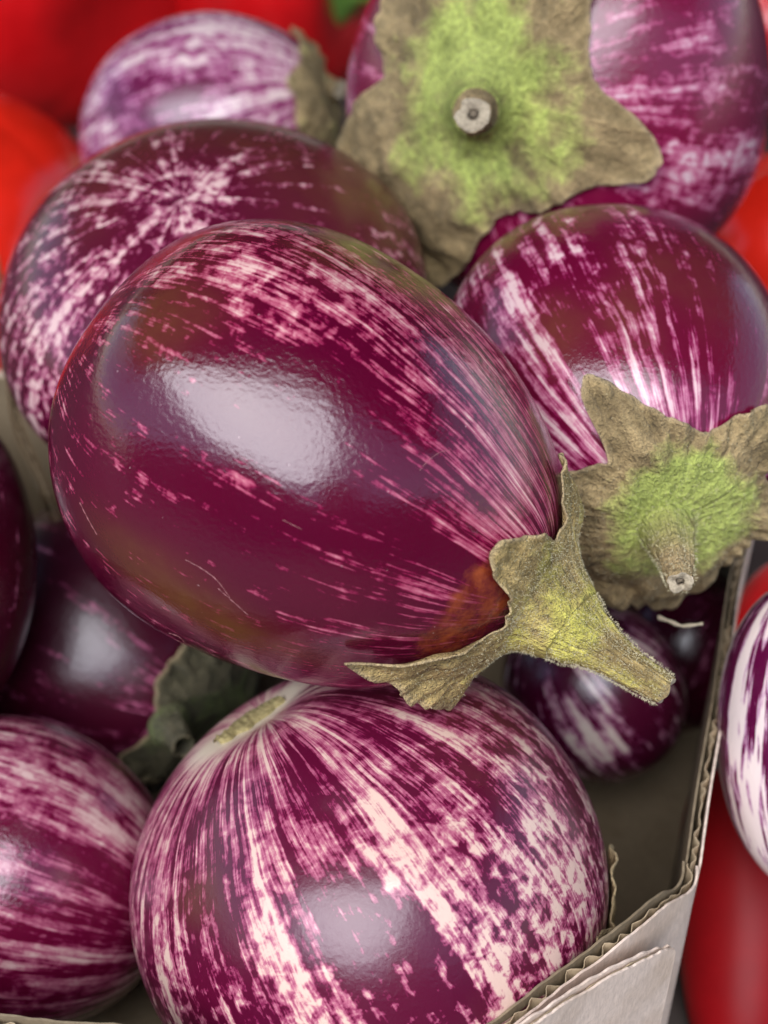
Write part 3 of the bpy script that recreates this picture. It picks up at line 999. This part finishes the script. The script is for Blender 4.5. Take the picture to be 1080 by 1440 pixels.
MAT['scratch'] = simple_mat('dry_scratch', (0.42, 0.17, 0.17), .6, .5, 1500, .0002)
scratch(G['main'], root_m, [(588, 664), (600, 648), (618, 637), (636, 634)], .9)
scratch(G['main'], root_m, [(262, 786), (284, 800), (304, 818), (322, 838)], .9)
scratch(G['main'], root_m, [(306, 826), (330, 846), (352, 864)], .7)
scratch(G['main'], root_m, [(112, 706), (124, 730), (136, 752)], 1.0)
scratch(G['main'], root_m, [(398, 728), (412, 738), (424, 742)], .9)
scratch(G['main'], root_m, [(236, 890), (250, 896), (262, 904)], .9)

build_eggplant('lower_left', G['lower_left'],
    'pink streaked eggplant cut off by the left edge, below the dark ones',
    eggplant_mat(7, mz=(0.6, 2, .4, 1), bias=-.02, streak=.95, fine=.7, mott=.7, rough=.26, freq=1.0, sharp=.85,
                 dark=(0.085, 0.002, 0.020), mid=(0.17, 0.012, 0.055), pink=(0.38, 0.11, 0.17), cream=(0.64, 0.44, 0.40)),
    marks=[C0(322, 80, 16, 50, .25), C0(332, 60, 6, 22, .3), C0(22, 68, 8, 40, .3), C0(48, 60, 12, 30, .12), C0(355, 80, 14, 30, -.15)],
    res=(224, 140))
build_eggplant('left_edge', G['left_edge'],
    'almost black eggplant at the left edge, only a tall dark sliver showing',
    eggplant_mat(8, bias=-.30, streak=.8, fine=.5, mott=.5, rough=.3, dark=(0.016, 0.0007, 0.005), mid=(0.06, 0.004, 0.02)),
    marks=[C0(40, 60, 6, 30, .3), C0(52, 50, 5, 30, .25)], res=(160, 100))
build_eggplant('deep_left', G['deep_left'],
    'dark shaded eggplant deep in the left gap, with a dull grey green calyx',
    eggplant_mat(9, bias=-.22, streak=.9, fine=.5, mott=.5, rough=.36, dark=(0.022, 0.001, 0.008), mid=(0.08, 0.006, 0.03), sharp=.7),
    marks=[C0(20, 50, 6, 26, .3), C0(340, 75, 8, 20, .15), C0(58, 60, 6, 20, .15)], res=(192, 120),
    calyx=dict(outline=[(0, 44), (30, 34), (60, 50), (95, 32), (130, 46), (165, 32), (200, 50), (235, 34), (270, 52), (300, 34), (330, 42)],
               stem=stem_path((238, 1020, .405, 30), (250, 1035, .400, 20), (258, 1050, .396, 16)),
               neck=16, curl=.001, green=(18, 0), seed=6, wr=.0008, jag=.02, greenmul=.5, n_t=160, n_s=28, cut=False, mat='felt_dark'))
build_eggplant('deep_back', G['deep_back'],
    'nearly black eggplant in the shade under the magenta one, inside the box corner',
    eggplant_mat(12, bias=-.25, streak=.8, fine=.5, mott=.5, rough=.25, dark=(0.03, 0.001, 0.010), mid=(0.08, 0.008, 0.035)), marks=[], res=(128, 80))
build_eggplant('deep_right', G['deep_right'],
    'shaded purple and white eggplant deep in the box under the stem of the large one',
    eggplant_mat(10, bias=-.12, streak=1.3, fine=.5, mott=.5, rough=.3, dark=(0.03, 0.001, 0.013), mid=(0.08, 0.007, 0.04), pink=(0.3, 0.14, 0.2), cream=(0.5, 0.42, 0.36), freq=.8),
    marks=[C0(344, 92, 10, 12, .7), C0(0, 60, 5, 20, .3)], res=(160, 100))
build_eggplant('right_edge', G['right_edge'],
    'white and purple patched eggplant outside the box, cut off by the right edge',
    eggplant_mat(11, mz=(0, 3, .4, .4), bias=.04, streak=1.9, fine=.5, mott=.45, rough=.22, dark=(0.075, 0.003, 0.035), mid=(0.17, 0.012, 0.08), pink=(0.5, 0.25, 0.4), cream=(0.84, 0.70, 0.64), freq=.9, sharp=1.6),
    marks=[C0(314, 62, 9, 24, .8), C0(322, 88, 7, 14, .5), C0(296, 75, 9, 40, -.45), C0(332, 112, 10, 20, .15), C0(304, 100, 4, 30, .5)], res=(224, 140))


# ---------------------------------------------------------------- red peppers
def pepper(c, rad, axis, mat, label, seed, lobes=4, lob=.07, stem_len=.03):
    c = np.asarray(c)
    root = empty('red_pepper', c, label, 'red pepper', 'red peppers around the eggplant box')
    z = cv(axis)
    x = np.cross(z, [.3, .2, .9])
    x /= np.linalg.norm(x)
    y = np.cross(z, x)
    nt_, np_ = 128, 72
    th = np.linspace(0, 2 * math.pi, nt_, endpoint=False)
    ph = np.linspace(.002, math.pi - .002, np_ + 1)
    T, P = np.meshgrid(th, ph)
    sp, cp = np.sin(P), np.cos(P)
    groove = np.abs(np.cos(lobes * T / 2 + seed)) ** .6
    k = 1 - lob * (1 - groove) * np.clip(sp, 0, 1) ** .5
    W_ = Waves(seed, 8, 1.4)
    d = np.stack([np.cos(T) * sp, np.sin(T) * sp, cp], -1)
    k = k * (1 + .03 * W_(d))
    rr = sp ** .8 * (1 + .12 * cp) * k
    zz = np.sign(cp) * np.abs(cp) ** .85 - .28 * np.exp(-(P / .42) ** 2) + .12 * np.exp(-((math.pi - P) / .3) ** 2)
    V = (rad[0] * rr * np.cos(T))[..., None] * x + (rad[0] * rr * np.sin(T))[..., None] * y + (rad[1] * zz)[..., None] * z
    i = np.arange(np_)[:, None] * nt_
    j = np.arange(nt_)[None, :]
    F = np.stack([i + j, i + nt_ + j, i + nt_ + (j + 1) % nt_, i + (j + 1) % nt_], -1).reshape(-1, 4).tolist()
    mesh_obj('body', V.reshape(-1, 3), F, MAT[mat], root)
    # stem with a flared green cap
    ks, ns = 14, 20
    a = np.linspace(0, 2 * math.pi, ns, endpoint=False)
    SV = []
    for q in range(ks):
        t = q / (ks - 1)
        r_ = rad[0] * (.30 * math.exp(-(t / .16) ** 2) + .10 + .03 * t)
        h = rad[1] * .70 + stem_len * t
        bend = .25 * stem_len * t * t
        SV.append((r_ * (1 + .1 * np.cos(5 * a)))[:, None] * (np.cos(a)[:, None] * x + np.sin(a)[:, None] * y) + z * h + x * bend)
    SV.append(np.repeat([z * (rad[1] * .70 + stem_len - .001) + x * .25 * stem_len], ns, 0))
    SV = np.concatenate(SV)
    i = np.arange(ks)[:, None] * ns
    j = np.arange(ns)[None, :]
    F = np.stack([i + j, i + ns + j, i + ns + (j + 1) % ns, i + (j + 1) % ns], -1).reshape(-1, 4).tolist()
    mesh_obj('stem', SV, F, MAT['green_stem'], root)
    return root


def pp(px, py, d, rpx, hpx, axis, mat, label, seed, **k):
    pepper(at(px, py, d), (prad(rpx, d), prad(hpx, d)), axis, mat, label, seed, **k)


pp(60, -60, .82, 250, 215, (-.5, .5, -.4), 'red', 'blurred deep red pepper in the top left corner, above the bright red one', 1)
pp(-70, 345, .66, 215, 230, (-.8, .1, -.4), 'orange_red', 'bright red pepper at the left edge beside the small lilac eggplant', 2)
pp(375, -45, .84, 175, 165, (.93, -.27, .3), 'red', 'dark red pepper behind the small lilac eggplant, its green stem at the top edge', 3, stem_len=.05)
pp(1105, 10, .78, 150, 170, (.6, .6, -.2), 'red', 'red pepper in the top right corner behind the very large eggplant', 4)
pp(1150, 345, .62, 150, 190, (.8, .2, -.2), 'orange_red', 'orange red pepper at the right edge between two magenta eggplants', 5)
pp(1108, 892, .45, 88, 110, (.5, .5, -.3), 'red', 'red pepper just outside the rim of the box, above the white patched eggplant', 6)
pp(1058, 1290, .41, 108, 240, (.1, .9, -.3), 'red_shaded', 'long red pepper, darkened as if shaded, in the lower right corner beside the box', 7, lobes=3)


# ---------------------------------------------------------------- awning added out of view to block sky and shape the highlights
def blocker():
    root = empty('sky_blocker', (0, 1.0, 0), 'dark olive cloth awning added unseen over the stall, its scalloped front edge shaping the highlights', 'blocker')
    o0 = np.array([0, 1.0, 0])
    cloth = simple_mat('blocker_cloth', (0.075, 0.055, 0.035), .85, .2, 30, .0005)
    pole = simple_mat('blocker_pole', (0.25, 0.25, 0.26), .4, .1, 30, .0002)
    prof = [(-.16, 1.40), (.3, 1.47), (.9, 1.50), (1.6, 1.42), (2.3, 1.2), (2.6, .9), (2.65, .25)]
    n = 81
    V = []
    for s_ in (0, .004):
        for (y, z) in prof:
            for x in np.linspace(-2.0, 2.0, n):
                V.append((x, y + s_, z + s_ - .03 * math.sin(x * 2.3 + y) * (z > 1.0)))
    m = len(prof)
    F = []
    for k in range(m - 1):
        for i in range(n - 1):
            a = k * n + i
            F.append((a, a + 1, a + n + 1, a + n))
            a += m * n
            F.append((a + 1, a, a + n, a + n + 1))
    mesh_obj('canopy', np.array(V) - o0, F, cloth, root)
    V, F = [], []
    n = 401
    for s_ in (0, .004):
        for i, x in enumerate(np.linspace(-2.0, 2.0, n)):
            zt_ = 1.40 - .03 * math.sin(x * 2.3 - .16)
            V.append((x, -.165 - s_, zt_))
            V.append((x, -.175 - s_, zt_ - .05 - .07 * abs(math.sin(x * math.pi / .34 + .9))))
    for s_ in (0, 1):
        for i in range(n - 1):
            a = s_ * 2 * n + 2 * i
            F.append((a, a + 2, a + 3, a + 1))
    mesh_obj('valance', np.array(V) - o0, F, cloth, root)
    for x in (-1.95, 1.95):
        for y, h in ((-.1, 1.42), (2.58, 1.0)):
            a = np.linspace(0, 2 * math.pi, 12, endpoint=False)
            V = [(x + .015 * math.cos(t), y + .015 * math.sin(t), z) for z in (-.003, h) for t in a]
            F = [(i, (i + 1) % 12, 12 + (i + 1) % 12, 12 + i) for i in range(12)] + [tuple(range(12, 24))]
            mesh_obj('pole', np.array(V) - o0, F, pole, root)


blocker()


# ---------------------------------------------------------------- house across the street, added out of view to block low sky and shape reflections
def house():
    c = np.array([0, -6.0, -.85])
    root = empty('added_house_row', c, 'brown plastered house row added unseen across the street, its roofline shaped to break up the highlights', 'added_house_row')
    wallm = simple_mat('plaster', (0.20, 0.11, 0.065), .85, .35, 3, .003)
    tile = simple_mat('roof_tiles', (0.16, 0.06, 0.035), .8, .35, 8, .004)
    glass = simple_mat('window_glass', (0.03, 0.035, 0.04), .08, .2, 3, 0)
    prof = [(-13, 3.4), (-5.6, 3.6), (-5.5, 2.2), (-3.9, 2.0), (-3.8, 3.9), (-3.0, 4.5), (-2.2, 3.9), (-2.1, 3.3), (1.2, 3.1), (1.3, 4.9), (3.2, 5.3), (3.3, 3.4), (6, 3.1), (13, 3.8)]
    V = []
    for y in (0, -5):
        for x, h in prof:
            V.append((x, y, h))
            V.append((x, y, 0))
    n = len(prof)
    F = []
    for k in range(n - 1):
        a = 2 * k
        F.append((a, a + 1, a + 3, a + 2))
        bq = 2 * n + a
        F.append((bq + 2, bq + 3, bq + 1, bq))
    F += [(0, 2 * n, 2 * n + 1, 1), (2 * n - 2, 2 * n - 1, 4 * n - 1, 4 * n - 2)]
    mesh_obj('wall', V, F, wallm, root, smooth=False)
    V, F = [], []
    for k in range(n - 1):
        (x0, h0), (x1, h1) = prof[k], prof[k + 1]
        i = len(V)
        V += [(x0, .15, h0 + .004), (x1, .15, h1 + .004), (x1, -5.1, h1 + .004), (x0, -5.1, h0 + .004), (x0, .15, h0 + .1), (x1, .15, h1 + .1), (x1, -5.1, h1 + .1), (x0, -5.1, h0 + .1)]
        F += [(i, i + 1, i + 2, i + 3), (i + 7, i + 6, i + 5, i + 4), (i, i + 4, i + 5, i + 1), (i + 2, i + 6, i + 7, i + 3)]
    mesh_obj('roof', V, F, tile, root, smooth=False)
    for x in (-11, -9, -7, -3, -1.4, .2, 2.3, 4.6, 7, 9, 11):
        for z in (.9, 2.3):
            f = mesh_obj('window', [(x - .42, .02, z - .02), (x + .42, .02, z - .02), (x + .42, .02, z + 1.02), (x - .42, .02, z + 1.02),
                                    (x - .35, .05, z + .05), (x + .35, .05, z + .05), (x + .35, .05, z + .95), (x - .35, .05, z + .95)],
                         [(0, 1, 5, 4), (1, 2, 6, 5), (2, 3, 7, 6), (3, 0, 4, 7)], simple_mat('white_frame', (.6, .58, .55), .5) if x == -11 and z == .9 else bpy.data.materials['white_frame'], root, smooth=False)
            mesh_obj('pane', [(x - .35, .03, z + .05), (x + .35, .03, z + .05), (x + .35, .03, z + .95), (x - .35, .03, z + .95)], [(0, 1, 2, 3)], glass, f, smooth=False)


house()
